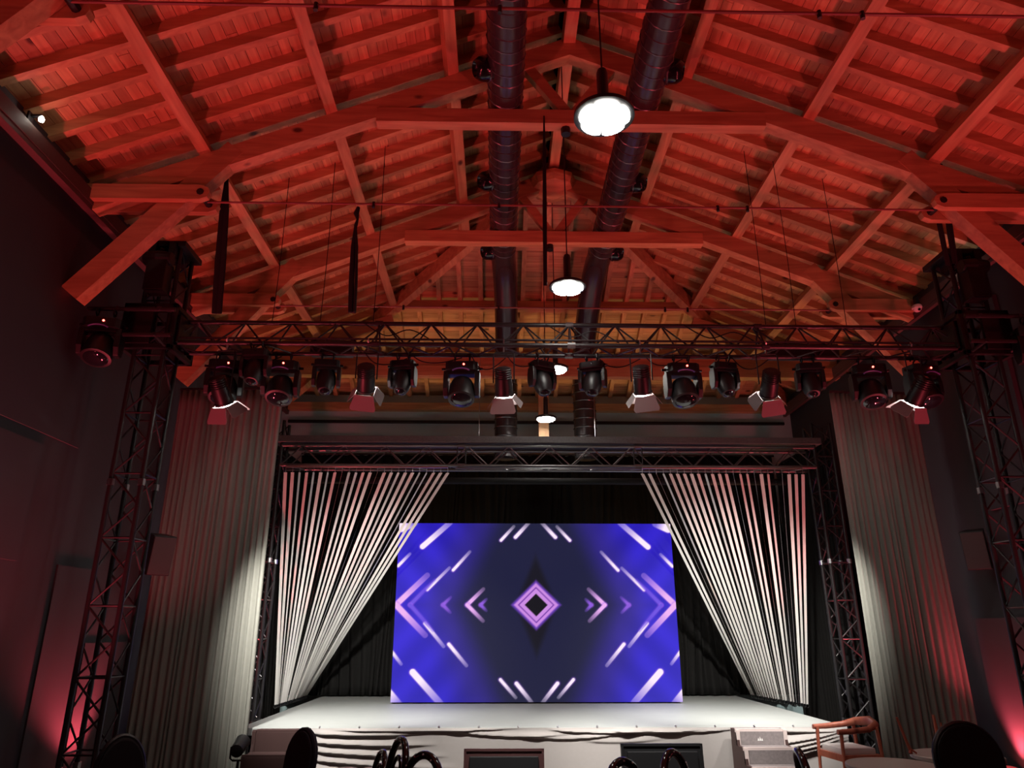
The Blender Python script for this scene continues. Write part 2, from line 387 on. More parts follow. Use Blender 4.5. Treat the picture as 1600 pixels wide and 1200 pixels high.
# ------------------------------------------------------------------ ventilation ducts
for sd, xx, lab in ((-1, -0.69, 'left'), (1, 0.76, 'right')):
    d = empty('ventilation_duct', (xx, 5.0, 6.73)); tag(d, 'dark round spiral ventilation duct on the %s of the ridge beam' % lab, 'duct', 'spiral ducts')
    pts = [(xx, 0.5, 6.93), (xx, 9.5, 6.93)]
    for q in range(1, 5): pts.append((xx*(1-0.02*q), 9.5+0.2*q, 6.93-0.02*q*q))
    xe = xx*0.9
    pts += [(xe, 11.0, 6.22), (xe, 11.2, 6.05), (xe, 11.32, 5.85), (xe, 11.36, 5.6), (xe, 11.36, 4.25)]
    wpart('duct_tube', G().path(pts, 0.185, 24), M_duct, d, smooth=True)
    # raised spiral seam
    sp = []; yy = 0.6; pitch = 0.15
    N = int((9.4-0.6)/pitch*14)
    for q in range(N):
        an = 2*PI*q/14; sp.append((xx+0.188*math.cos(an), 0.6+pitch*q/14, 6.93+0.188*math.sin(an)))
    wpart('spiral_seam', G().path(sp, 0.007, 4), M_dull, d, smooth=True)
    for q in range(9):
        z = 4.3+q*0.15
        wpart('duct_rib', G().lathe([(0.186, -0.012), (0.196, 0), (0.186, 0.012)], 20, Matrix.Translation((xe, 11.36, z))), M_duct, d, smooth=True)
    for Y in (5.72, 7.6, 9.35):
        Mx = Matrix.Translation((xx+sd*0.17, Y, 6.90)) @ basis(V((sd, -0.25, -0.3))).to_4x4()
        nz = wpart('jet_nozzle', G().lathe([(0.12, -0.02), (0.125, 0.05), (0.115, 0.10), (0.085, 0.145), (0.075, 0.15), (0.06, 0.10), (0.03, 0.08)], 20, Mx), M_gloss, d, smooth=True)
        wpart('nozzle_collar', G().lathe([(0.13, 0.0), (0.135, 0.012), (0.13, 0.024)], 20, Mx), M_duct, nz, smooth=True)
    for Y in (2.0, 4.4, 6.9, 9.0):
        bar('hanger', (xx, Y, 7.1), (xx, Y, 7.5), 0.01, M_black, d)

# ------------------------------------------------------------------ pendant lamps
def pendant(p, r, label):
    d = empty('pendant_lamp', p); tag(d, label, 'lamp', 'round pendant lamps on the ridge line')
    part('housing', G().lathe([(r*0.93, 0.0), (r, 0.004), (r, 0.028), (r*0.9, 0.04), (r*0.45, 0.06), (0.05, 0.075)], 40), M_black, d, smooth=True)
    for k in range(5):            # five lobes of the lens
        a0 = 2*PI*k/5+0.32; poly = [(0.02*r*math.cos(a0+0.63), 0.02*r*math.sin(a0+0.63))]
        for q in range(11):
            an = a0+0.045+(2*PI/5-0.09)*q/10; rr = r*0.84*(1-0.10*(abs(q-5)/5)**4)
            poly.append((rr*math.cos(an), rr*math.sin(an)))
        part('lens', G().prism(poly, 0.018, Matrix.Translation((0, 0, -0.014))), M_pendant, d)
    part('driver', G().lathe([(0.036, 0.07), (0.036, 0.33), (0.028, 0.36)], 16), M_black, d, smooth=True)
    top = ZR-0.08-p[2] if p[1] < YH else ZR-TH*(p[1]-YH)-p[2]+0.27
    part('cable', G().tube((0, 0, 0.36), (0, 0, top), 0.006), M_black, d)
pendant(at(944, 184, 3.6), 0.185, 'brightest round pendant lamp, nearest the camera')
pendant(at(887, 450, 6.3), 0.18, 'round pendant lamp just above the front lighting truss')
pendant(at(868, 578, 9.0), 0.175, 'round pendant lamp half hidden behind a moving head light')
pendant(at(853, 655, 10.55), 0.165, 'farthest round pendant lamp, before the pine post and grey wall')

# ------------------------------------------------------------------ metal lattice trusses
def lattice(parent, corners0, corners1, bays, rc, rb_, faces, rungs=True, zig=True, M_truss=M_truss):
    """chords joining matching corners, with rungs and diagonals on the given faces"""
    n = len(corners0)
    for p, q in zip(corners0, corners1): bar('chord', p, q, rc, M_truss, parent, 10)
    for (i, j) in faces:
        for k in range(bays):
            f0, f1 = k/bays, (k+1)/bays; fm = (f0+f1)/2
            P = lambda c, f: V(corners0[c]).lerp(V(corners1[c]), f)
            if rungs: bar('rung', P(i, f0), P(j, f0), rb_, M_truss, parent, 6)
            if zig:
                bar('brace', P(i, f0), P(j, fm), rb_, M_truss, parent, 6); bar('brace', P(j, fm), P(i, f1), rb_, M_truss, parent, 6)
            else:
                bar('brace', P(i, f0) if k % 2 else P(j, f0), P(j, f1) if k % 2 else P(i, f1), rb_, M_truss, parent, 6)
YT = 6.95; ZT = 4.38; XT = 4.27
def tower(x, y, z1, label, wdt=0.29, bays=9, base=0.0):
    t = empty('truss_tower', (x, y, base)); tag(t, label, 'truss tower', 'black truss towers')
    h = wdt/2; c0 = [(x-h, y-h, base+0.02), (x+h, y-h, base+0.02), (x+h, y+h, base+0.02), (x-h, y+h, base+0.02)]
    c1 = [(a_, b_, z1) for a_, b_, c_ in c0]
    lattice(t, c0, c1, bays, 0.024, 0.010, [(0, 1), (1, 2), (2, 3), (3, 0)])
    wpart('base_plate', G().box((x, y, base+0.012), (0.6, 0.6, 0.024)), M_black, t)
    for a_, b_, c_ in c0:
        for zz in (base+0.5, base+0.5+(z1-base)*0.45):
            bar('coupler', (a_, b_, zz-0.03), (a_, b_, zz+0.03), 0.034, M_steel, t, 8)
    return t
towers = []
for sd, lab in ((-1, 'left'), (1, 'right')):
    t = tower(sd*XT, YT, 5.45, 'tall black truss tower carrying the %s end of the front lighting truss' % lab)
    x = sd*XT
    g = G()
    for zz in (4.30, 4.74):
        for dx in (-0.24, 0.24): g.box((x+dx, YT, zz), (0.05, 0.53, 0.05))
        for dy in (-0.24, 0.24): g.box((x, YT+dy, zz), (0.53, 0.05, 0.05))
    for dx in (-0.24, 0.24):
        for dy in (-0.24, 0.24): g.box((x+dx, YT+dy, 4.52), (0.05, 0.05, 0.44))
    g.box((x+0.10*sd, YT-0.27, 4.52), (0.3, 0.04, 0.40)).box((x-sd*0.27, YT, 4.52), (0.04, 0.4, 0.3))
    wpart('sleeve_block', g, M_black, t, bevel=0.006)
    g = G().box((x, YT, 5.48), (0.44, 0.44, 0.06)).box((x-0.1, YT-0.1, 5.40), (0.07, 0.3, 0.16)).box((x+0.1, YT-0.1, 5.40), (0.07, 0.3, 0.16))
    wpart('head_section', g, M_black, t, bevel=0.006)
    wpart('pulley', G().lathe([(0.04, -0.05), (0.10, -0.04), (0.08, 0), (0.10, 0.04), (0.04, 0.05)], 18, Matrix.Translation((x, YT-0.12, 5.40)) @ Matrix.Rotation(PI/2, 4, 'Y')), M_gloss, t, smooth=True)
    wpart('hoist', G().box((x-sd*0.02, YT-0.26, 5.05), (0.2, 0.18, 0.34)).lathe([(0.07, -0.14), (0.085, 0), (0.07, 0.14)], 14, Matrix.Translation((x, YT-0.28, 5.26)) @ Matrix.Rotation(PI/2, 4, 'Y')), M_black, t, bevel=0.01)
    bar('outrigger', (x-sd*0.35, YT-0.47, 4.33), (x+sd*0.5, YT-0.47, 4.33), 0.022, M_truss, t)
    bar('outrigger', (x-sd*0.35, YT-0.47, 4.60), (x+sd*0.5, YT-0.47, 4.60), 0.022, M_truss, t)
    for dx in (-0.2, 0.2): bar('outrigger_arm', (x+dx, YT-0.2, 4.30), (x+dx, YT-0.5, 4.33), 0.018, M_truss, t); bar('outrigger_arm', (x+dx, YT-0.2, 4.70), (x+dx, YT-0.5, 4.60), 0.018, M_truss, t)
    towers.append(t)
# front lighting truss (triangular, apex up)
t = empty('lighting_truss', (0, YT, ZT)); tag(t, 'long black truss carrying the row of stage lights', 'truss')
xa, xb = -XT+0.15, XT-0.15
lattice(t, [(xa, YT-0.145, ZT), (xa, YT+0.145, ZT), (xa, YT, ZT+0.29)], [(xb, YT-0.145, ZT), (xb, YT+0.145, ZT), (xb, YT, ZT+0.29)], 17, 0.024, 0.0095, [(0, 2), (1, 2), (0, 1)], rungs=False)
for x in (-2.0, 0.0, 2.0):
    for (dy, dz) in ((-0.145, 0), (0.145, 0), (0, 0.29)):
        bar('coupler', (x-0.04, YT+dy, ZT+dz), (x+0.04, YT+dy, ZT+dz), 0.033, M_dull if x == 0 else M_truss, t, 8)
    bar('rung', (x, YT-0.145, ZT), (x, YT, ZT+0.29), 0.010, M_truss, t); bar('rung', (x, YT+0.145, ZT), (x, YT, ZT+0.29), 0.010, M_truss, t)
bar('lamp_bar', (xa, YT-0.145, ZT+0.055), (xb, YT-0.145, ZT+0.055), 0.012, M_truss, t)

# stage portal: two towers, truss with a cover board
YS = 10.2; XS = 3.98
for sd, lab in ((-1, 'left'), (1, 'right')):
    tower(sd*XS, YS, 4.5, 'black truss tower beside the %s ribbon curtain at the stage' % lab, 0.27, 9)
t = empty('portal_truss', (0, YS, 3.84)); tag(t, 'black truss spanning the stage with a grey board on top', 'truss')
xa, xb = -XS+0.14, XS-0.14
lattice(t, [(xa, YS-0.14, 3.84), (xa, YS+0.14, 3.84), (xa, YS-0.14, 4.13), (xa, YS+0.14, 4.13)], [(xb, YS-0.14, 3.84), (xb, YS+0.14, 3.84), (xb, YS-0.14, 4.13), (xb, YS+0.14, 4.13)], 13, 0.024, 0.0095, [(0, 2), (1, 3), (0, 1)], rungs=False, M_truss=M_dull)
wpart('cover_board', G().box((0, YS, 4.215), (2*XS-0.1, 0.42, 0.09)), plain('grey_felt_board', (0.10, 0.10, 0.10), 0.9, noise=0.4, nscale=40), t)
for x in (-1.27, 1.27):
    for zz in (3.84, 4.13):
        bar('coupler', (x-0.05, YS-0.14, zz), (x+0.05, YS-0.14, zz), 0.034, M_dull, t, 8)
    bar('rung', (x-0.06, YS-0.14, 3.84), (x-0.06, YS-0.14, 4.13), 0.010, M_truss, t); bar('rung', (x+0.06, YS-0.14, 3.84), (x+0.06, YS-0.14, 4.13), 0.010, M_truss, t)
bar('lamp_bar', (-1.35, YS-0.16, 3.80), (1.35, YS-0.16, 3.80), 0.012, M_dull, t)

# ------------------------------------------------------------------ stage
HS = 0.6; YD = 8.8; XL, XR = -3.6, 3.2
st = empty('stage', (-0.2, YD, 0)); tag(st, 'low grey stage with a pale draped skirt along its front', 'stage')
wpart('deck', G().box(((XL+XR)/2, (YD+12.95)/2, HS-0.04), (XR-XL, 12.95-YD, 0.08)), M_deck, st, bevel=0.008)
wpart('platform', G().box(((XL+XR)/2, (YD+12.95)/2+0.05, 0.26), (XR-XL-0.1, 12.95-YD-0.1, 0.52)), M_black, st)
def skirt(u, v):
    x = -2.84+u*(3.18+2.84); z = 0.597-v*0.585
    d = 0.012*math.sin(x*3.1)*v
    def fold(x0, x1, z0, z1, sag, amp, wz):
        nonlocal d
        if x0 < x < x1:
            q = (x-x0)/(x1-x0); zc = z0+(z1-z0)*q-sag*4*q*(1-q)
            e = (z-zc)/wz; win = min(1, q*6, (1-q)*3)
            d += amp*win*(math.exp(-(e*0.55)**2) if e > 0 else math.exp(-(e*2.2)**2))
    for k in range(5): fold(-2.86, -1.5+0.12*k, 0.55-0.085*k, 0.545-0.115*k, 0.02, 0.034, 0.02)
    fold(-2.6, -0.4, 0.58, 0.595, 0.02, 0.03, 0.015)
    fold(-1.3, 0.2, 0.575, 0.55, 0.05, 0.022, 0.02); fold(-0.2, 1.1, 0.58, 0.575, 0.03, 0.025, 0.016); fold(-0.5, 0.9, 0.52, 0.585, 0.06, 0.02, 0.02)
    fold(0.5, 1.6, 0.57, 0.585, 0.03, 0.024, 0.016); fold(0.2, 1.2, 0.47, 0.5, 0.03, 0.012, 0.03); fold(0.9, 2.0, 0.56, 0.585, 0.02, 0.02, 0.015)
    for k in range(4): fold(2.0, 3.25, 0.33-0.06*k+0.06, 0.585-0.03*k, 0.02, 0.045, 0.024)
    fold(2.2, 3.2, 0.585, 0.575, 0.03, 0.03, 0.015)
    return (x, YD-0.03-d-0.015*v, z)
sk = wpart('skirt', G().grid(skirt, 320, 70), M_skirt, st, smooth=True)
sk.data.polygons.foreach_set('use_smooth', [True]*len(sk.data.polygons))
for k in range(14):
    x = -2.7+k*0.44
    bar('skirt_pin', (x, YD-0.035, 0.60), (x, YD-0.02, 0.612), 0.010, M_steel, st, 6)

# LED screen
YSC = 11.5
p_bl = atz(610, 1098, HS); pa = at(610, 1098, YSC); pb = at(1067, 1098, YSC); pc = at(836, 818, YSC)
sx0, sx1, sz0, sz1 = pa.x, pb.x, HS+0.02, pc.z
ls = empty('led_screen', ((sx0+sx1)/2, YSC, HS)); tag(ls, 'large glowing screen with violet diamonds and chevrons on blue', 'screen')
wpart('cabinet', G().box(((sx0+sx1)/2, YSC+0.06, (sz0+sz1)/2), (sx1-sx0, 0.10, sz1-sz0)), M_black, ls)
NU, NV = 400, 250
me = bpy.data.meshes.new('picture')
uu, vv = np.meshgrid(np.linspace(0, 1, NU), np.linspace(0, 1, NV))
co = np.stack([sx0+uu*(sx1-sx0)-ls.location.x, np.full_like(uu, -0.002), sz0+vv*(sz1-sz0)-HS], -1).reshape(-1, 3)
idx = np.arange(NU*NV).reshape(NV, NU)
fa = np.stack([idx[:-1, :-1], idx[:-1, 1:], idx[1:, 1:], idx[1:, :-1]], -1).reshape(-1, 4)
me.vertices.add(len(co)); me.vertices.foreach_set('co', co.ravel())
me.loops.add(fa.size); me.loops.foreach_set('vertex_index', fa.ravel())
me.polygons.add(len(fa)); me.polygons.foreach_set('loop_start', np.arange(0, fa.size, 4)); me.update(calc_edges=True)
X = (uu-0.5)*440; Yp = -147+vv*280
ax = np.abs(X)
def sstep(a, b, x):
    t = np.clip((x-a)/(b-a), 0, 1); return t*t*(3-2*t)
tt = ax+0.42*np.abs(Yp)
cdark = np.array([30, 31, 62.]); cmid = np.array([46, 36, 130.]); cblue = np.array([42, 30, 182.])
img = cdark + (cmid-cdark)*sstep(95, 150, tt)[..., None] + (cblue-cmid)*sstep(140, 205, tt)[..., None]
img += (12*np.sin((ax-0.9*np.abs(Yp))*0.09)*sstep(120, 200, tt))[..., None]*np.array([0.4, 0.3, 1.0])
img += (np.clip((ax-0.75*np.abs(Yp)+20)/220, 0, 1)*18*sstep(110, 160, tt))[..., None]*np.array([.5, .3, 1.2])
dm = ax/30+np.abs(Yp)/74
img = img*(1-0.75*sstep(1.25, 0.85, dm)[..., None]) + np.array([22, 20, 26.])*0.75*sstep(1.25, 0.85, dm)[..., None]
def over(mask, col):
    global img
    img = img*(1-mask[..., None])+np.array(col, float)*mask[..., None]
d1 = ax+np.abs(Yp)
over(sstep(43, 36, d1)*0.85, (120, 70, 205)); over(sstep(37, 33, d1)*(1-sstep(28, 31, d1)*0)*1.0, (205, 140, 228)); over(sstep(29.5, 28, d1)*sstep(25.5, 27, d1), (120, 62, 170)); over(sstep(19, 17, d1), (22, 20, 28))
def stroke(x0, y0, x1, y1, wid, col=(255, 236, 255), glow=(170, 95, 240)):
    dx, dy = x1-x0, y1-y0; L2 = dx*dx+dy*dy
    q = np.clip(((ax-x0)*dx+(Yp-y0)*dy)/L2, 0, 1); dist = np.hypot(ax-x0-q*dx, Yp-y0-q*dy)
    over(np.clip(1-(dist-wid/2)/3.0, 0, 1)*(1-q)*0.6, glow)
    over(np.clip(wid/2+0.9-dist, 0, 1)*np.clip(1.25-q*0.9, 0, 1), col)
def z2(zx, zy): return (838-(400+zx*0.375), 951-(660+zy*0.375))
for (a0, a1, b0, b1, wd) in ((685,525,800,418,8), (585,610,632,558,4), (818,628,887,548,4), (712,712,802,618,4), (1020,497,1075,435,4), (1082,483,1140,418,5), (592,440,640,418,15),
                            (707,852,787,947,4.5), (808,938,882,1024,4.5), (570,960,617,1018,4), (665,1050,780,1172,9), (560,1120,612,1176,12), (1020,1080,1082,1150,4), (1085,1095,1145,1168,5)):
    p, q = z2(a0, a1), z2(b0, b1); stroke(*p, *q, wd)
for (vx, ln, wd) in ((108, 25, 5), (87, 9, 3.5), (146, 12, 3.5), (219, 47, 8)):
    for s_ in (1, -1): stroke(vx, 0, vx-ln, s_*ln, wd, (240, 180, 245) if vx > 100 and vx != 146 else (140, 90, 220))
for s_ in (1, -1): stroke(197, 0, 160, s_*40, 4, (110, 80, 225))
lin = np.clip(img/255, 0, 1); lin = np.where(lin <= 0.04045, lin/12.92, ((lin+0.055)/1.055)**2.4)
ca = me.color_attributes.new('picture', 'FLOAT_COLOR', 'POINT')
ca.data.foreach_set('color', np.concatenate([lin.reshape(-1, 3), np.ones((NU*NV, 1))], 1).astype(np.float32).ravel())
m, nt, b = newmat('led_picture'); at_n = nt.nodes.new('ShaderNodeAttribute'); at_n.attribute_name = 'picture'
b.inputs['Base Color'].default_value = (0.006, 0.006, 0.006, 1); b.inputs['Roughness'].default_value = 0.7; b.inputs['Specular IOR Level'].default_value = 0.12
nt.links.new(at_n.outputs['Color'], b.inputs['Emission Color']); b.inputs['Emission Strength'].default_value = 1.0
me.materials.append(m); link('picture', me, ls)

# ------------------------------------------------------------------ curtains
def drape(name, p0, p1, z0, z1, pleats, amp, mat, label, cat='curtain', group=None, gather=0.0, nu=None, sway=0.0, thick=0.006, seed=1):
    rnd = random.Random(seed); p0 = V((*p0, 0)); p1 = V((*p1, 0)); d = p1-p0; nrm = V((-d.y, d.x, 0)).normalized()
    ph = [rnd.uniform(0.6, 1.4) for _ in range(pleats+2)]; cum = np.cumsum(ph); cum = cum/cum[-1]
    am = [rnd.uniform(0.5, 1.2) for _ in range(pleats+2)]
    nu = nu or pleats*8; nvv = 26
    def fn(u, v):
        z = z1+(z0-z1)*v
        k = int(np.searchsorted(cum, u)); k = min(k, pleats+1); lo = cum[k-1] if k else 0.0
        q = (u-lo)/(cum[k]-lo+1e-9)
        off = amp*am[k]*math.sin(2*PI*q)*(0.65+0.35*v)+0.25*amp*math.sin(u*9+v*2.2+seed)
        uu_ = u+sway*math.sin(v*PI)*(1-u)*0.12+0.006*math.sin(v*5+k)
        p = p0+d*uu_+nrm*off
        return (p.x, p.y, z)
    root = empty(name, (p0.x/2+p1.x/2, p0.y/2+p1.y/2, z0)); tag(root, label, cat, group)
    c = wpart('cloth', G().grid(fn, nu, nvv), mat, root)
    c.data.polygons.foreach_set('use_smooth', [True]*len(c.data.polygons))
    so = c.modifiers.new('thickness', 'SOLIDIFY'); so.thickness = thick
    bar('pipe', (p0.x, p0.y, z1+0.02), (p1.x, p1.y, z1+0.02), 0.02, M_black, root)
    return root
drape('curtain', (-4.78, 8.72), (-3.46, 8.66), 0.03, 4.5, 15, 0.028, M_greycurtain, 'grey pleated curtain hanging between the left wall and the stage', group='grey side curtains', seed=3)
drape('curtain', (4.62, 8.72), (3.50, 8.66), 0.03, 4.5, 13, 0.028, M_greycurtain, 'grey pleated curtain hanging between the right wall and the stage', group='grey side curtains', seed=5)
drape('backdrop_curtain', (-4.3, 12.75), (4.3, 12.75), 0.62, 4.62, 60, 0.045, M_blackcurtain, 'black pleated backdrop curtain behind the glowing screen', seed=8, nu=480)
drape('wing_curtain', (-4.32, 10.55), (-4.25, 12.6), 0.03, 4.4, 16, 0.05, M_blackcurtain, 'black side curtain behind the left stage tower', group='black wing curtains', seed=9)
drape('wing_curtain', (4.32, 10.55), (4.25, 12.6), 0.03, 4.4, 16, 0.05, M_blackcurtain, 'black side curtain behind the right stage tower', group='black wing curtains', seed=10)
tag(part('border_bar', G().tube((-3.7, 10.9, 3.79), (3.7, 10.9, 3.79), 0.05, n=12), M_strap, None, smooth=True), 'black horizontal pipe behind the portal truss', 'pipe')

# ribbon curtains: bar, ribbons, floor hooks
def ribbons(sd, pxs, top_y, b_out, b_in, label):
    p0 = at(pxs[0], 729, YS-0.22); p1 = at(pxs[1], 729, YS-0.22)          # outer, inner top
    zt = 3.80; root = empty('ribbon_curtain', ((p0.x+b_out[0])/2, b_out[1], HS)); tag(root, label, 'ribbon curtain', 'fanned ribbon curtains')
    bar('ribbon_bar', (p0.x, YS-0.22, zt), (p1.x, YS-0.22, zt), 0.013, M_steel, root)
    rnd = random.Random(11+sd); n = 24
    for k in range(n):
        q = k/(n-1); T = V((p0.x+(p1.x-p0.x)*q, YS-0.22, zt-0.08))
        B = V((b_out[0]+(b_in[0]-b_out[0])*q, b_out[1]+(b_in[1]-b_out[1])*q, HS+0.045))
        w_ = 0.048; ph0 = rnd.choice((0.0, 0.2, -0.3, 0.5, 1.0, 1.3, -1.25, 1.2, 0.1)); ph1 = ph0+rnd.uniform(-0.5, 0.5)
        if k in (0, n-1, n-2): ph0 = 0.0; ph1 = 0.1
        def fn(u, v):
            p = T.lerp(B, v); a_ = ph0+(ph1-ph0)*v
            wv = w_*(1-0.35*v)
            return p+V((math.cos(a_), math.sin(a_), 0))*((u-0.5)*wv)
        wpart('ribbon', G().grid(fn, 2, 14), M_ribbon, root)
        bar('hanger', (T.x, T.y, zt-0.085), (T.x, T.y, zt+0.01), 0.005, M_steel, root, 6)
        ring = [B+V((0.022*math.cos(a_), 0, -0.022+0.022*math.sin(a_))) for a_ in np.linspace(0, 2*PI, 9)[:-1]]
        wpart('floor_hook', G().path(ring, 0.005, 5, closed=True), M_black, root)
bl = atz(430, 1107, HS); br = atz(1262, 1106, HS)
ribbons(-1, (447, 700), 729, (bl.x, bl.y), (bl.x+0.04, 12.4), 'fan of white ribbons left of the glowing screen')
ribbons(1, (1253, 1003), 729, (br.x, br.y), (br.x-0.25, 12.4), 'fan of white ribbons right of the glowing screen')

# ------------------------------------------------------------------ stage lights
def moving_head(big=False):
    """hung from the chord: origin at the chord, body below"""
    r = empty('moving_head', (0, 0, 0)); s = 1.3 if big else 1.0
    g = G()
    for dx in (-0.06*s, 0.06*s):
        g = G(); g.path([(dx, 0.03, -0.02), (dx, 0.036, 0.015), (dx, 0.0, 0.036), (dx, -0.036, 0.015), (dx, -0.034, -0.02), (dx, 0, -0.045), (dx, 0, -0.075)], 0.009, 6)
        part('clamp', g, M_black, r)
    b_ = part('base', G().prism([(-0.13*s, -0.055*s), (-0.10*s, -0.085*s), (0.10*s, -0.085*s), (0.13*s, -0.055*s), (0.13*s, 0.055*s), (0.10*s, 0.085*s), (-0.10*s, 0.085*s), (-0.13*s, 0.055*s)], 0.075*s, Matrix.Translation((0, 0, -0.145*s))), M_black, r, bevel=0.008)
    part('connector', G().tube((0.13*s, 0, -0.11*s), (0.165*s, 0, -0.11*s), 0.014).tube((-0.13*s, 0, -0.11*s), (-0.165*s, 0, -0.11*s), 0.014), M_gloss, b_)
    part('indicator', G().lathe([(0.010, 0), (0.010, 0.006), (0.004, 0.01)], 10, Matrix.Translation((0.02*s, -0.086*s, -0.10*s)) @ Matrix.Rotation(PI/2, 4, 'X')), M_ledred if big else M_gloss, b_)
    hx = 0.125*s; g = G()
    for sg in (-1, 1):
        poly = [(-0.05*s, -0.14*s), (0.05*s, -0.14*s), (0.062*s, -0.20*s), (0.062*s, -0.29*s), (0.035*s, -0.35*s), (-0.035*s, -0.35*s), (-0.062*s, -0.29*s), (-0.062*s, -0.20*s)]
        g.prism(poly, 0.04*s, Matrix(((0, 0, 1, sg*hx-0.02*s), (1, 0, 0, 0), (0, 1, 0, 0), (0, 0, 0, 1))))
    g.box((0, 0, -0.155*s), (0.26*s, 0.10*s, 0.03*s))
    part('yoke', g, M_black, r, bevel=0.008)
    Mh = Matrix.Translation((0, 0, -0.285*s)) @ Matrix.Rotation(math.radians(180-22), 4, 'X')
    if big: prof = [(0.05, -0.115), (0.105, -0.10), (0.128, -0.04), (0.132, 0.05), (0.138, 0.11), (0.136, 0.135), (0.12, 0.14)]
    else: prof = [(0.04, -0.13), (0.08, -0.115), (0.098, -0.05), (0.098, 0.03), (0.086, 0.09), (0.072, 0.125), (0.066, 0.14), (0.055, 0.142)]
    h_ = part('head', G().lathe(prof, 24, Mh), M_black, r, smooth=True)
    zl = prof[-1][1]; rl = prof[-1][0]
    part('lens', G().lathe([(rl*0.96, zl-0.004), (rl*0.8, zl+0.012), (rl*0.4, zl+0.022), (0.005, zl+0.025)], 20, Mh), M_lens, h_, smooth=True)
    if big: part('trim_strip', G().path([(0.1*math.cos(a_), -0.15, -0.235+0.05*math.sin(a_)) for a_ in np.linspace(0.5, PI-0.5, 8)], 0.008, 6), M_bluefilm, h_, smooth=True)
    return r
mh_s = moving_head(False); mh_b = moving_head(True); used = {False: False, True: False}
def put_head(px, big, label, rz=0.0, dy=0.145, z=None, x=None, y=None):
    src = mh_b if big else mh_s
    r = src if not used[big] else copy_tree(src); used[big] = True
    xx = at(px, 590, YT+dy).x if x is None else x
    r.location = (xx, (YT+dy) if y is None else y, (ZT-0.015) if z is None else z); r.rotation_euler = (0, 0, rz)
    tag(r, label, 'stage light', 'moving head lights')
put_head(352, True, 'bulky moving head light just above the leftmost lit spotlight', 0.25)
put_head(397, False, 'small moving head light between two bulky ones at the left truss end', -0.1, dy=-0.145)
put_head(440, True, 'bulky moving head light third from the left end of the truss', 0.1)
put_head(510, False, 'small moving head light left of the second lit spotlight', 0.15)
put_head(629, False, 'small moving head light right of the second lit spotlight', -0.2)
put_head(722, True, 'bulky moving head light before the left duct, red indicator on top', -0.05)
put_head(847, False, 'small moving head light partly covering a pendant lamp', 0.5)
put_head(926, False, 'small moving head light before the right duct', -0.4)
put_head(1066, True, 'bulky moving head light right of the fourth lit spotlight', 0.05)
put_head(1132, False, 'small moving head light between a bulky one and the fifth lit spotlight', 0.2)
put_head(1265, False, 'small moving head light right of the fifth lit spotlight', -0.2)
put_head(1357, True, 'bulky moving head light second from the right end of the truss', -0.2)
put_head(1440, True, 'bulky moving head light just above the rightmost lit spotlight', 0.3)
put_head(0, True, 'bulky moving head light on the wall side of the left front tower', 0.2, x=-XT-0.31, y=YT-0.47, z=4.56)
put_head(0, True, 'bulky moving head light on the wall side of the right front tower', -0.2, x=XT+0.31, y=YT-0.47, z=4.56)

def fresnel(px, py_body, target, label, energy, angle=48, roll=0.0):
    """theatre spot with barn doors, hung from the front chord and aimed at the stage"""
    P = at(px, py_body, YT-0.145); hook = V((P.x, YT-0.145, ZT+0.03)); C = V((P.x, YT-0.145, P.z))
    r = empty('theatre_spotlight', hook); tag(r, label, 'spotlight', 'lit spotlights with barn doors')
    d = (V(target)-C).normalized(); B = basis(d); side = B @ V((1, 0, 0))
    M4 = Matrix.Translation(C) @ B.to_4x4()
    g = G().path([hook+V((0, 0.028, 0)), hook+V((0, 0.02, 0.02)), hook+V((0, -0.01, 0.026)), hook+V((0, -0.03, 0)), hook+V((0, 0, -0.05)), hook+V((0, 0, -0.11))], 0.008, 6)
    wpart('clamp', g, M_steel, r)
    top = hook+V((0, 0, -0.11)); hz = V((side.x, side.y, 0)).normalized()
    wpart('yoke', G().path([C+side*0.105, V((C.x, C.y, top.z))+hz*0.105+V((0, 0, -0.02)), V((C.x, C.y, top.z))+hz*0.09, V((C.x, C.y, top.z))-hz*0.09, V((C.x, C.y, top.z))-hz*0.105+V((0, 0, -0.02)), C-side*0.105], 0.007, 6), M_black, r)
    b_ = wpart('body', G().lathe([(0.055, -0.16), (0.078, -0.15), (0.082, -0.04), (0.088, 0.0), (0.088, 0.11), (0.095, 0.112), (0.095, 0.13), (0.075, 0.13), (0.07, 0.10)], 12, M4), M_black, r, smooth=True)
    for k in range(5):
        wpart('cooling_fin', G().lathe([(0.083, -0.145+k*0.022), (0.09, -0.14+k*0.022), (0.083, -0.135+k*0.022)], 12, M4), M_black, b_)
    wpart('lens', G().lathe([(0.074, 0.100), (0.074, 0.134), (0.06, 0.148), (0.005, 0.156)], 20, M4), M_fresnel, r, smooth=True)
    for k in range(4):
        an = PI/2*k+roll; wd = 0.105 if k % 2 else 0.085; ln = 0.16 if k % 2 else 0.13; op = math.radians(32 if k % 2 else 38)
        Mr = M4 @ Matrix.Rotation(an, 4, 'Z') @ Matrix.Translation((0.090, 0, 0.142)) @ Matrix.Rotation(op, 4, 'Y')
        poly = [(-wd*0.9, 0.0), (wd*0.9, 0.0), (wd*1.25, ln*0.85), (wd*1.1, ln), (-wd*1.1, ln), (-wd*1.25, ln*0.85)]
        # leaf lies in the local y-z plane
        wpart('barn_door', G().prism(poly, 0.003, Mr @ Matrix(((0, 0, 1, 0), (1, 0, 0, 0), (0, 1, 0, 0), (0, 0, 0, 1)))), M_barn, r)
    spot('spot_beam', C+d*0.175, C+d*2, energy, (1.0, 0.96, 0.9), angle, 1.0, 0.07, r)
fresnel(345, 612, (-2.75, 9.5, 0.6), 'lit spotlight with barn doors, leftmost on the front truss', E_FRESNEL*1.7, 42, 0.2)
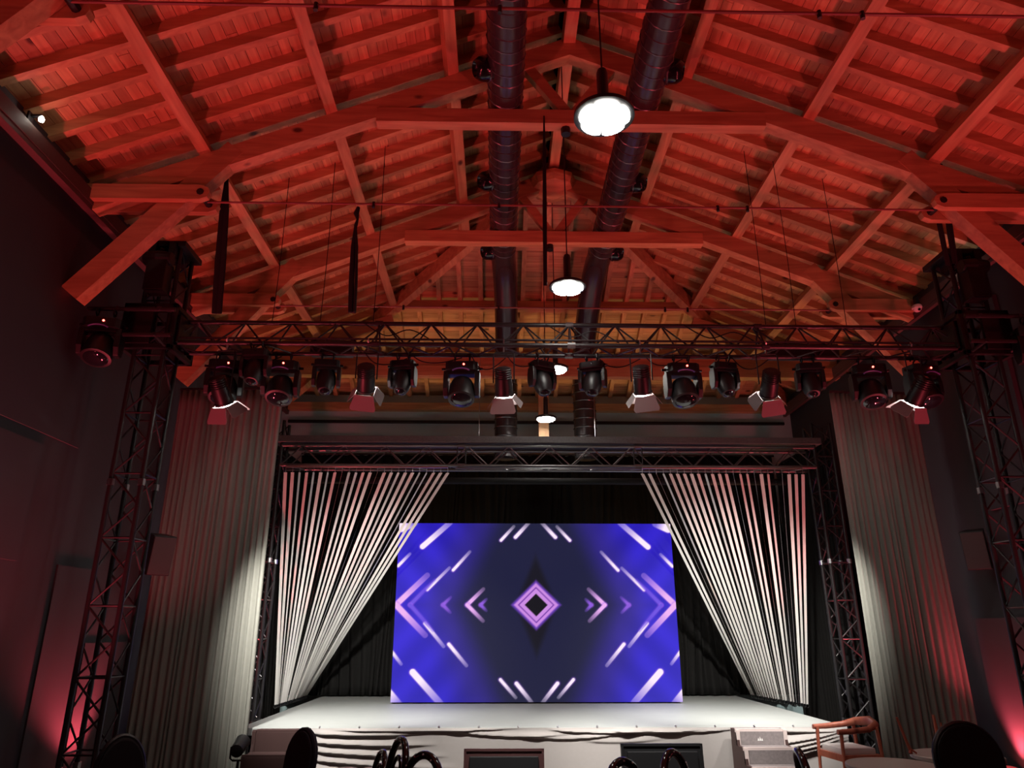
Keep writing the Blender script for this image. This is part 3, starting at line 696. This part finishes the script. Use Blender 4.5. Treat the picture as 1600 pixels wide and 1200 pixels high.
fresnel(572, 592, (-2.5, 10.1, 1.5), 'lit spotlight with barn doors, second from the left on the front truss', E_FRESNEL*1.1, 62, 0.15)
fresnel(787, 598, (-0.4, 9.0, 0.5), 'lit spotlight with barn doors hanging before the left duct', E_FRESNEL*1.2, 52, 0.05)
fresnel(1003, 595, (1.3, 9.0, 0.5), 'lit spotlight with barn doors just right of the right duct', E_FRESNEL*1.2, 52, -0.2)
fresnel(1203, 600, (2.4, 10.1, 1.5), 'lit spotlight with barn doors, second from the right on the front truss', E_FRESNEL*1.1, 62, -0.2)
fresnel(1436, 612, (2.5, 9.8, 0.6), 'lit spotlight with barn doors, rightmost on the front truss', E_FRESNEL*1.5, 42, -0.2)

# power strips on the truss, cables, straps
for (x0, x1, lab) in ((478, 545, 'left of the second lit spotlight'), (1212, 1322, 'above the fifth lit spotlight')):
    a_ = at(x0, 548, YT+0.0); b_ = at(x1, 548, YT+0.0)
    tag(part('power_strip', G().box(((a_.x+b_.x)/2, YT+0.2, ZT+0.08), (b_.x-a_.x, 0.12, 0.16)), M_black, None, bevel=0.01), 'black cable box on the front truss, ' + lab, 'cable box', 'cable boxes')
def cable(pts, r, label, mat=M_strap, name='cable', group=None, cat='cable'):
    P = [V(p) for p in pts]; out = []
    for i in range(len(P)-1):
        p_, a_, b_, n_ = P[max(i-1, 0)], P[i], P[i+1], P[min(i+2, len(P)-1)]
        for q in range(6):
            t_ = q/6; out.append(0.5*((2*a_)+(b_-p_)*t_+(2*p_-5*a_+4*b_-n_)*t_*t_+(3*a_-p_-3*b_+n_)*t_**3))
    out.append(P[-1])
    return tag(part(name, G().path(out, r, 6), mat, None, smooth=True), label, cat, group)
for i, (xa_, xb_, sg, lab) in enumerate(((570, 640, 0.12, 'between the second spotlight and the next moving head'), (640, 722, 0.10, 'left of the bulky head before the left duct'), (735, 790, 0.16, 'looping to the spotlight before the left duct'),
        (790, 850, 0.13, 'between the spotlight and head before the pendant lamp'), (930, 1000, 0.13, 'looping to the fourth lit spotlight'), (1005, 1066, 0.11, 'right of the fourth lit spotlight'), (1140, 1200, 0.14, 'looping to the fifth lit spotlight'), (400, 440, 0.09, 'at the left end of the truss'))):
    a_ = at(xa_, 550, YT+0.1); b_ = at(xb_, 550, YT+0.1)
    cable([(a_.x, YT+0.1, ZT), (a_.x*.75+b_.x*.25, YT+0.08, ZT-sg), (a_.x*.4+b_.x*.6, YT+0.1, ZT-sg*1.05), (b_.x, YT+0.12, ZT-0.04)], 0.006, 'thin black cable drooping under the truss ' + lab, group='drooping cables')
for (xa_, lab) in ((620, 'left of the left duct'), (905, 'before the right duct'), (1120, 'right of the right duct')):
    a_ = at(xa_, 520, YT)
    cable([(a_.x-0.35, YT-0.02, ZT+0.29), (a_.x-0.1, YT-0.06, ZT+0.13), (a_.x+0.15, YT-0.1, ZT+0.18), (a_.x+0.4, YT-0.1, ZT+0.05)], 0.006, 'thin black cable woven through the truss ' + lab, group='woven cables')
# hanging straps
def strap(p_top, p_bot, w_, label, knot=True):
    r = empty('hanging_strap', p_bot); tag(r, label, 'strap', 'black hanging straps')
    T = V(p_top); B_ = V(p_bot); mid = T.lerp(B_, 0.18)
    if knot: wpart('knot', G().path([T+V((0.02, 0, 0)), T.lerp(B_, 0.06), T.lerp(B_, 0.12)+V((0.015, 0, 0)), mid], [0.018, 0.028, 0.012, 0.02], 8), M_strap, r, smooth=True)
    else: mid = T
    for sg in (-1, 1):
        pts = [mid, mid.lerp(B_, 0.25)+V((sg*w_*0.25, 0, 0)), mid.lerp(B_, 0.65)+V((sg*w_*0.32, 0, 0)), B_+V((sg*w_*0.26, 0, 0))]
        wpart('strand', G().path(pts, [w_*0.22, w_*0.34, w_*0.38, w_*0.36], 8, flat=0.6), M_strap, r, smooth=True)
strap(at(358, 232, 6.35), at(339, 490, 6.70), 0.085, 'thick black strap from the roof truss to the left part of the lighting truss')
strap(at(557, 324, 6.2), at(551, 488, 6.2), 0.07, 'short thick black strap hanging from the tie rod')
strap(at(1466, 240, 6.35), at(1492, 412, 6.6), 0.05, 'black strap nearest the right tower head, reaching the roof truss')
strap(at(1455, 285, 6.35), at(1481, 415, 6.6), 0.04, 'shorter black strap beside the strap at the right tower head', False)
strap(at(850, 181, 6.1), at(852, 446, 6.1), 0.03, 'long thin black strap hanging from the collar beam centre', False)
for (px, lab) in ((425, 'left of the thick strap of the tie rod'), (500, 'left of the tie rod strap, second from the left'), (583, 'just right of the tie rod strap'), (1196, 'right of the right hip rafter'), (1243, 'second from the right tower'), (1322, 'nearest the right tower')):
    a_ = at(px, 505, YT); z1 = ZR-TP*abs(a_.x)-0.0
    cable([(a_.x, YT, ZT+0.29), (a_.x+0.01, YT, (ZT+z1)/2), (a_.x, YT, z1+0.05)], 0.004, 'thin suspension wire holding the truss, ' + lab, group='suspension wires', name='suspension_wire', cat='wire')
for (px, lab) in ((749, 'beside the left duct'), (928, 'beside the right duct')):
    a_ = at(px, 660, 10.4)
    cable([(a_.x, 10.3, 4.25), (a_.x, 10.3, 5.0), (a_.x, 10.3, 5.9)], 0.004, 'thin pale wire rising from the portal truss ' + lab, mat=M_steel, name='suspension_wire', group='portal wires', cat='wire')

# ------------------------------------------------------------------ red uplights along the walls
def uplight(x, y, tgt, energy, label, angle=110, blend=0.7, z=0.0, col=RED, lens=M_redlens, grp='red floor uplights'):
    r = empty('floor_uplight', (x, y, z)); tag(r, label, 'uplight', grp)
    P = V((x, y, z+0.17)); d = (V(tgt)-P).normalized(); M4 = Matrix.Translation(P) @ basis(d).to_4x4()
    wpart('can', G().lathe([(0.05, -0.10), (0.085, -0.09), (0.09, 0.06), (0.095, 0.075), (0.08, 0.075), (0.078, 0.04)], 20, M4), M_black, r, smooth=True)
    wpart('lens', G().lathe([(0.078, 0.045), (0.05, 0.055), (0.004, 0.058)], 20, M4), lens, r, smooth=True)
    wpart('bracket', G().path([P+V((0, 0.1, 0)), V((x, y+0.11, z+0.02)), V((x, y, z+0.01)), V((x, y-0.11, z+0.02)), P+V((0, -0.1, 0))], 0.010, 6), M_black, r)
    spot('uplight_beam', P+d*0.09, P+d*2, energy, col, angle, blend, 0.07, r)
for sd, lab in ((-1, 'left'), (1, 'right')):
    for Y, l2 in ((0.4, 'farthest from the stage'), (3.0, 'in the middle of the hall'), (5.5, 'before the front tower')):
        uplight(sd*4.45, Y, (sd*2.6, Y+(1.6 if Y < 5 else 1.2), 6.5), E_RED_HALL*(0.85 if Y < 5 else 1.3), 'red floor uplight by the %s wall, %s' % (lab, l2), 104 if Y < 5 else 84)
uplight(-4.58, 7.92, (-4.72, 6.9, 4.0), E_RED_HALL*0.85, 'red floor uplight glowing on the wall behind the left front tower', 92)
uplight(4.68, 8.36, (4.70, 7.4, 4.0), E_RED_HALL*0.85, 'red floor uplight glowing on the wall beside the right grey curtain', 92)
uplight(-4.45, 9.4, (-3.2, 10.6, 6.2), E_RED_HALL*0.9, 'red floor uplight behind the left grey curtain', 70)
uplight(4.35, 9.3, (3.2, 10.6, 6.2), E_RED_HALL*0.9, 'red floor uplight behind the right grey curtain', 70)
M_amberlens = emit('added_amber_light', (1.0, 0.6, 0.25), 14)
for sd, lab in ((-1, 'left'), (1, 'right')):  # pair of lamps added out of sight to give the hip slope orange light
    uplight(sd*1.7, 12.2, (sd*1.5, 10.4, 6.4), E_AMBER_FILL, 'added unseen amber fill uplight on the stage floor behind the %s half of the screen' % lab, 80, 0.8, HS, (1.0, 0.55, 0.2), M_amberlens, 'added amber fill uplights')

# small things high up
for (p, lab) in ((at(65, 186, 5.13), 'left'), (at(1487, 416, 7.55), 'right')):
    r = empty('security_lamp', p); tag(r, 'small bright white lamp on the %s wall plate' % lab, 'lamp', 'small wall plate lamps')
    part('lamp_glass', G().lathe([(0.008, -0.03), (0.02, -0.022), (0.023, 0.0), (0.014, 0.02), (0.006, 0.03)], 14), M_ledwhite, r, smooth=True)
    sgn = -1 if lab == 'left' else 1
    part('bracket', G().box((sgn*0.05, 0, 0.03), (0.1, 0.03, 0.02)).box((sgn*0.10, 0, 0.0), (0.02, 0.07, 0.12)), M_black, r, bevel=0.004)
p = at(1433, 482, 8.35); r = empty('security_camera', p); tag(r, 'white dome security camera high up near the right tower', 'camera')
part('mount', G().lathe([(0.062, 0.0), (0.062, 0.03), (0.05, 0.045)], 20), M_white, r, smooth=True)
part('dome', G().lathe([(0.004, -0.05), (0.03, -0.042), (0.048, -0.02), (0.052, 0.0)], 20), M_white, r, smooth=True)
part('lens', G().lathe([(0.018, 0), (0.018, 0.014), (0.006, 0.018)], 12, Matrix.Translation((0, -0.034, -0.026)) @ Matrix.Rotation(math.radians(115), 4, 'X')), M_gloss, r, smooth=True)
part('bracket', G().box((0.02, 0.02, 0.10), (0.05, 0.05, 0.12)), M_black, r)
for (px, py, sd, lab) in ((247, 866, -1, 'left'), (1527, 858, 1, 'right')):
    p = at(px, py, 8.1); r = empty('wall_speaker', (p.x, p.y, p.z-0.22), -sd*0.75)
    tag(r, 'grey box loudspeaker mounted high on the %s wall beside the grey curtain' % lab, 'speaker', 'wall loudspeakers')
    Mt = Matrix.Translation((0, 0, 0.22)) @ Matrix.Rotation(math.radians(12), 4, 'X')
    g = G().prism([(-0.12, -0.12), (0.12, -0.12), (0.09, 0.13), (-0.09, 0.13)], 0.42, Mt @ Matrix.Translation((0, 0, -0.21)))
    b_ = part('cabinet', g, M_black, r, bevel=0.006)
    part('grille', G().box((0, -0.126, 0), (0.225, 0.012, 0.40)).__class__().box((0, 0, 0), (0.225, 0.012, 0.40)), M_speaker, r, bevel=0.004, M=Mt @ Matrix.Translation((0, -0.127, 0)))
    part('bracket', G().tube((0, 0.12, 0.2), (0, 0.26, 0.2), 0.02).box((0, 0.26, 0.2), (0.12, 0.02, 0.16)), M_black, r)

# ------------------------------------------------------------------ stage front: steps, monitors
def steps(x0, x1, mats, label, ntop=0.6, y0=8.52, run=0.23, rise=0.15, mark=False, y_back=8.70):
    r = empty('stage_steps', ((x0+x1)/2, y0, 0)); tag(r, label, 'steps', 'steps up to the stage')
    n = int(round(ntop/rise)); w_ = x1-x0
    poly = [(y_back, 0), (y_back, ntop)]
    for k in range(n):
        poly += [(y0-k*run, ntop-k*rise), (y0-k*run-0.03, ntop-(k+1)*rise)]
    poly[-1] = (y0-(n-1)*run-0.03, 0)
    for xs_, nm in ((x0, 'side_panel'), (x1-0.03, 'side_panel')):
        wpart(nm, G().prism(poly, 0.03, Matrix(((0, 0, 1, xs_), (1, 0, 0, 0), (0, 1, 0, 0), (0, 0, 0, 1)))), mats[2], r)
    for k in range(n):
        zt = ntop-k*rise; yf = y0-k*run; yb = y_back if k == 0 else y0-(k-1)*run-0.02
        wpart('tread', G().box(((x0+x1)/2, (yf+yb)/2, zt-0.012), (w_-0.06, yb-yf, 0.03)), mats[0], r)
        wpart('nosing', G().box(((x0+x1)/2, yf+0.012, zt-0.006), (w_+0.004, 0.03, 0.034)), mats[1], r)
        rs = wpart('riser', G().box(((x0+x1)/2, yf+0.0, zt-rise/2-0.01), (w_-0.07, 0.02, rise-0.01)), mats[0], r)
        for xs_ in (x0+0.02, x1-0.02):
            wpart('edge_trim', G().box((xs_, yf-0.004, zt-rise/2), (0.04, 0.03, rise)), mats[1], r)
        if mark and k == 0:
            cx, cz, yy = (x0+x1)/2-0.02, zt-rise/2-0.03, yf-0.0115
            g = G()
            for dx, hh in ((-0.02, 0.03), (0.0, 0.042), (0.02, 0.028)):
                g.add([(cx+dx-0.010, yy, cz), (cx+dx+0.010, yy, cz), (cx+dx, yy, cz+hh)], [(0, 1, 2)])
            wpart('printed_mark', g, M_white, rs)
pA = at(1152, 1141, 8.52); pB = at(1224, 1141, 8.52)
steps(pA.x-0.02, pB.x+0.03, (M_greystep, M_stepedge, M_brownstep), 'grey steps with pale edges at the right front of the stage', mark=True)
pA = at(394, 1143, 8.5); pB = at(470, 1143, 8.5)
steps(pA.x, pB.x, (M_brownstep, M_brownstep, M_brownstep), 'dark brown steps at the left front corner of the stage', rise=0.2, run=0.28)
def monitor(x0, x1, ytop, Y, label, tilt, mat):
    pa_, pb_ = at(x0, ytop, Y), at(x1, ytop, Y); w_ = pb_.x-pa_.x; h_ = w_*0.6
    r = empty('floor_monitor', ((pa_.x+pb_.x)/2, Y-0.1, 0)); tag(r, label, 'monitor', 'screens on the floor before the stage')
    Mt = Matrix.Translation((0, 0.1, pa_.z)) @ Matrix.Rotation(math.radians(-tilt), 4, 'X')
    part('housing', G().box((0, 0.03, -h_/2), (w_, 0.05, h_)), mat, r, bevel=0.006, M=Mt)
    part('back_panel', G().box((0, -0.012, -h_/2-0.02), (w_*0.86, 0.04, h_*0.8)), M_black, r, bevel=0.008, M=Mt)
    part('bezel', G().box((0, 0.0, -0.012), (w_, 0.012, 0.024)).box((-w_/2+0.012, 0, -h_/2), (0.024, 0.012, h_)).box((w_/2-0.012, 0, -h_/2), (0.024, 0.012, h_)), mat, r, M=Mt)
    for sx in (-0.3, 0.3): part('foot', G().box((sx*w_, 0.04, 0.012), (0.05, 0.34, 0.024)).box((sx*w_, 0.09, (pa_.z-h_)/2+0.03), (0.04, 0.03, max(pa_.z-h_+0.08, 0.05))), M_black, r)
monitor(725, 850, 1170, 8.1, 'dark reddish screen back standing before the middle of the stage', 6, plain('dark_red_brown_plastic', (0.05, 0.02, 0.02), 0.4))
monitor(970, 1097, 1162, 8.1, 'black screen back standing before the stage left of the grey steps', 4, M_black)
# small floor lamp at the left corner of the stage
fx = at(376, 1160, 8.4).x
r = empty('stand_light', (fx, 8.38, 0)); tag(r, 'small black light on a low stand beside the dark brown steps', 'stage light')
part('stand', G().tube((0, 0, 0.02), (0, 0, 0.34), 0.014).box((0, 0, 0.012), (0.22, 0.22, 0.024)), M_black, r)
part('yoke', G().path([(-0.085, 0, 0.47), (-0.085, 0, 0.36), (-0.06, 0, 0.34), (0.06, 0, 0.34), (0.085, 0, 0.36), (0.085, 0, 0.47)], 0.01, 6), M_black, r)
bd = part('body', G().lathe([(0.04, -0.10), (0.068, -0.09), (0.074, 0.08), (0.08, 0.10), (0.065, 0.10), (0.06, 0.08)], 18, Matrix.Translation((0, 0, 0.47)) @ Matrix.Rotation(math.radians(-70), 4, 'X')), M_black, r, smooth=True)
part('lens', G().lathe([(0.06, 0.082), (0.004, 0.09)], 18, Matrix.Translation((0, 0, 0.47)) @ Matrix.Rotation(math.radians(-70), 4, 'X')), M_lens, bd, smooth=True)
p = at(374, 1138, 8.9); r = empty('marker_light', (p.x+0.02, 8.95, HS)); tag(r, 'tiny red marker light at the left front corner of the stage', 'light')
part('base', G().lathe([(0.03, 0.0), (0.03, 0.015), (0.02, 0.02)], 14), M_black, r); part('lens', G().lathe([(0.02, 0.02), (0.018, 0.034), (0.004, 0.042)], 14), M_ledred, r, smooth=True)

# ------------------------------------------------------------------ foreground furniture
def legs4(parent, w_, d_, h_, r0, r1, mat, splay=0.03):
    for sx in (-1, 1):
        for sy in (-1, 1):
            part('leg', G().tube((sx*(w_/2+splay), sy*(d_/2+splay), 0), (sx*w_/2, sy*d_/2, h_), r1, r0, 10), mat, parent, smooth=True)
def arch(w_, h_, n=14):
    pts = [(-w_/2*0.86, 0)]
    for k in range(n+1):
        a_ = PI-PI*k/n; pts.append((w_/2*math.cos(a_), h_-w_*0.5+w_*0.5*math.sin(a_)))
    pts.append((w_/2*0.86, 0)); return pts
def solid_chair(mat, top=0.95, w_=0.44):
    r = empty('arched_chair'); hb = top-0.46
    part('seat', G().prism([(w_/2*math.cos(a_)*1.02, w_/2*math.sin(a_)*1.02) for a_ in np.linspace(0, 2*PI, 25)[:-1]], 0.08, Matrix.Translation((0, 0, 0.41))), mat, r, bevel=0.02)
    Mb = Matrix.Translation((0, 0.19, 0.46)) @ Matrix.Rotation(math.radians(-8), 4, 'X') @ Matrix(((1, 0, 0, 0), (0, 0, 1, -0.03), (0, 1, 0, 0), (0, 0, 0, 1)))
    b_ = part('backrest', G().prism(arch(w_, hb), 0.06, Mb), mat, r, bevel=0.015)
    rim = [Mb @ V((x_, z_, 0.03)) for x_, z_ in arch(w_*1.02, hb*1.01)]
    part('rim', G().path(rim, 0.02, 8), mat, b_, smooth=True)
    legs4(r, w_*0.75, w_*0.75, 0.42, 0.02, 0.012, M_gloss); return r
def loop_chair(top=0.92, w_=0.42):
    r = empty('loop_back_chair'); hb = top-0.45
    part('seat', G().lathe([(0.19, 0.43), (0.21, 0.44), (0.21, 0.465), (0.17, 0.478), (0.01, 0.48)], 24), M_black, r, smooth=True)
    Mb = Matrix.Translation((0, 0.18, 0.45)) @ Matrix.Rotation(math.radians(-10), 4, 'X') @ Matrix(((1, 0, 0, 0), (0, 0, 1, 0), (0, 1, 0, 0), (0, 0, 0, 1)))
    b_ = part('back_loop', G().path([Mb @ V((x_, z_, 0)) for x_, z_ in arch(w_, hb)], 0.024, 10), M_gloss, r, smooth=True)
    part('inner_loop', G().path([Mb @ V((x_*0.55, z_*0.78, 0)) for x_, z_ in arch(w_, hb)], 0.012, 8), M_gloss, r, smooth=True)
    for (x_, z_) in arch(w_, hb)[4:-4:2]:
        p_ = Mb @ V((x_*0.99, z_, -0.024)); part('stud', G().lathe([(0.006, -0.003), (0.006, 0.003), (0.002, 0.006)], 8, Matrix.Translation(p_)), M_steel, b_)
    legs4(r, 0.28, 0.28, 0.44, 0.016, 0.012, M_gloss); return r
sc_n = solid_chair(M_navy, 0.98, 0.36); sc_b = solid_chair(M_black, 1.04, 0.42); lc = loop_chair()
def place(o, px, ytop, ztop, rz, label, first, grp, cat='chair'):
    c = o if first else copy_tree(o); p_ = atz(px, ytop, ztop)
    c.location = (p_.x, p_.y-0.25*math.cos(rz)*1.0, 0); c.location.x += 0.25*math.sin(rz); c.rotation_euler = (0, 0, rz)
    tag(c, label, cat, grp); return c
GC = 'dark chairs in the hall'
place(sc_n, 476, 1141, 0.98, -0.85, 'navy arched chair before the dark brown steps, seen from the side', True, GC)
place(sc_b, 183, 1150, 1.04, 0.95, 'black arched chair before the foot of the left front tower', True, GC).scale = (0.68, 0.68, 1.0)
place(sc_b, 1502, 1131, 1.04, 0.0, 'large black arched chair hiding part of the round table by the curtain', False, GC).scale = (1, 1, 1)
place(lc, 626, 1154, 0.92, -1.2, 'tallest black loop-back chair left of the reddish screen back', True, GC)
place(lc, 602, 1173, 0.76, -1.25, 'black loop-back chair leftmost of three before the stage skirt', False, GC).scale = (0.9, 0.9, 0.826)
place(lc, 664, 1178, 0.92, -0.9, 'black loop-back chair with an open gap just left of the reddish screen back', False, GC)
place(lc, 972, 1188, 0.92, 0.9, 'low black loop-back chair at the left edge of the black screen back', False, GC)
place(lc, 1050, 1174, 0.92, 1.0, 'black loop-back chair with shiny studs before the black screen back', False, GC)
place(lc, 1250, 1172, 0.92, 1.35, 'slim black loop-back chair between grey steps and wooden armchair', False, GC)

# wooden armchair
r = empty('wooden_armchair', (at(1318, 1130, 8.25).x, 8.2, 0), math.radians(-82)); r.scale = (0.84, 0.84, 1.0); tag(r, 'red brown wooden armchair with a white cushion by the stage corner', 'chair')
part('cushion', G().box((0, -0.01, 0.455), (0.46, 0.44, 0.07)), M_cushion, r, bevel=0.025)
part('seat_frame', G().box((0, -0.24, 0.40), (0.50, 0.03, 0.06)).box((0, 0.23, 0.40), (0.50, 0.03, 0.06)).box((-0.25, 0, 0.40), (0.03, 0.48, 0.06)).box((0.25, 0, 0.40), (0.03, 0.48, 0.06)), M_chairwood, r)
for sx in (-1, 1):
    part('leg', G().tube((sx*0.27, -0.27, 0), (sx*0.26, -0.24, 0.64), 0.016, 0.022, 10), M_chairwood, r, smooth=True)
    part('leg', G().tube((sx*0.25, 0.30, 0), (sx*0.24, 0.25, 0.68), 0.016, 0.024, 10), M_chairwood, r, smooth=True)
rail = [(-0.27, -0.29, 0.645), (-0.275, -0.1, 0.65), (-0.27, 0.12, 0.665), (-0.2, 0.27, 0.70), (0, 0.33, 0.715), (0.2, 0.27, 0.70), (0.27, 0.12, 0.665), (0.275, -0.1, 0.65), (0.27, -0.29, 0.645)]
part('arm_rail', G().path(rail, [0.025, 0.028, 0.03, 0.04, 0.05, 0.04, 0.03, 0.028, 0.025], 10), M_chairwood, r, smooth=True)

def table(px, py, rz_, rad, label):
    p_ = atz(px, py, 0.75); r = empty('round_table', (p_.x, p_.y-rad, 0)); tag(r, label, 'table', 'small round tables')
    part('table_top', G().lathe([(rad*0.97, 0.715), (rad, 0.722), (rad, 0.745), (rad*0.985, 0.75), (0.01, 0.75)], 48), M_tabletop, r, smooth=True)
    part('column', G().tube((0, 0, 0.03), (0, 0, 0.715), 0.03, n=14), M_black, r, smooth=True)
    part('base', G().lathe([(0.22, 0.0), (0.22, 0.012), (0.06, 0.03), (0.03, 0.05)], 28), M_black, r, smooth=True)
    return r
table(1362, 1183, 0, 0.31, 'small round beige table nearest the wooden armchair')
t2 = table(1457, 1169, 0, 0.31, 'small round beige table partly hidden by the large black chair')
def stick(p0, p1, r_, fork, label):
    r = empty('wooden_stick', p0); tag(r, label, 'stick', 'wooden sticks on the table')
    d = V(p1)-V(p0)
    part('shaft', G().tube((0, 0, 0), d, r_*1.15, r_*0.85, 8), M_chairwood, r, smooth=True)
    if fork:
        part('foot', G().tube((0, 0, 0.03), (-0.02, -0.02, -0.0), 0.007).tube((0, 0, 0.03), (0.035, -0.01, 0.0), 0.007).tube((0, 0, 0.03), (0.0, 0.03, 0.0), 0.007), M_chairwood, r)
p0 = atz(1424, 1177, 0.752); stick(p0, at(1401, 1121, p0.y), 0.011, True, 'leaning wooden stick with a forked foot on the small round table')
p0 = atz(1470, 1172, 0.752); stick(p0, at(1458, 1117, p0.y), 0.013, True, 'thicker wooden stick beside the large black chair')
p0 = atz(1476, 1173, 0.752); stick(p0, at(1470, 1129, p0.y), 0.007, False, 'thin short wooden stick behind the large black chair')
for (px, lab) in ((545, 'left of two'), (586, 'right of two')):
    p_ = atz(px, 1197, 0.5); r = empty('white_stool', (p_.x, p_.y-0.12, 0)); tag(r, 'round white stool at the bottom edge of the picture, ' + lab, 'stool', 'white stools')
    part('seat', G().lathe([(0.11, 0.44), (0.13, 0.455), (0.13, 0.48), (0.10, 0.498), (0.01, 0.502)], 24), M_cushion, r, smooth=True)
    legs4(r, 0.13, 0.13, 0.44, 0.012, 0.010, M_black)
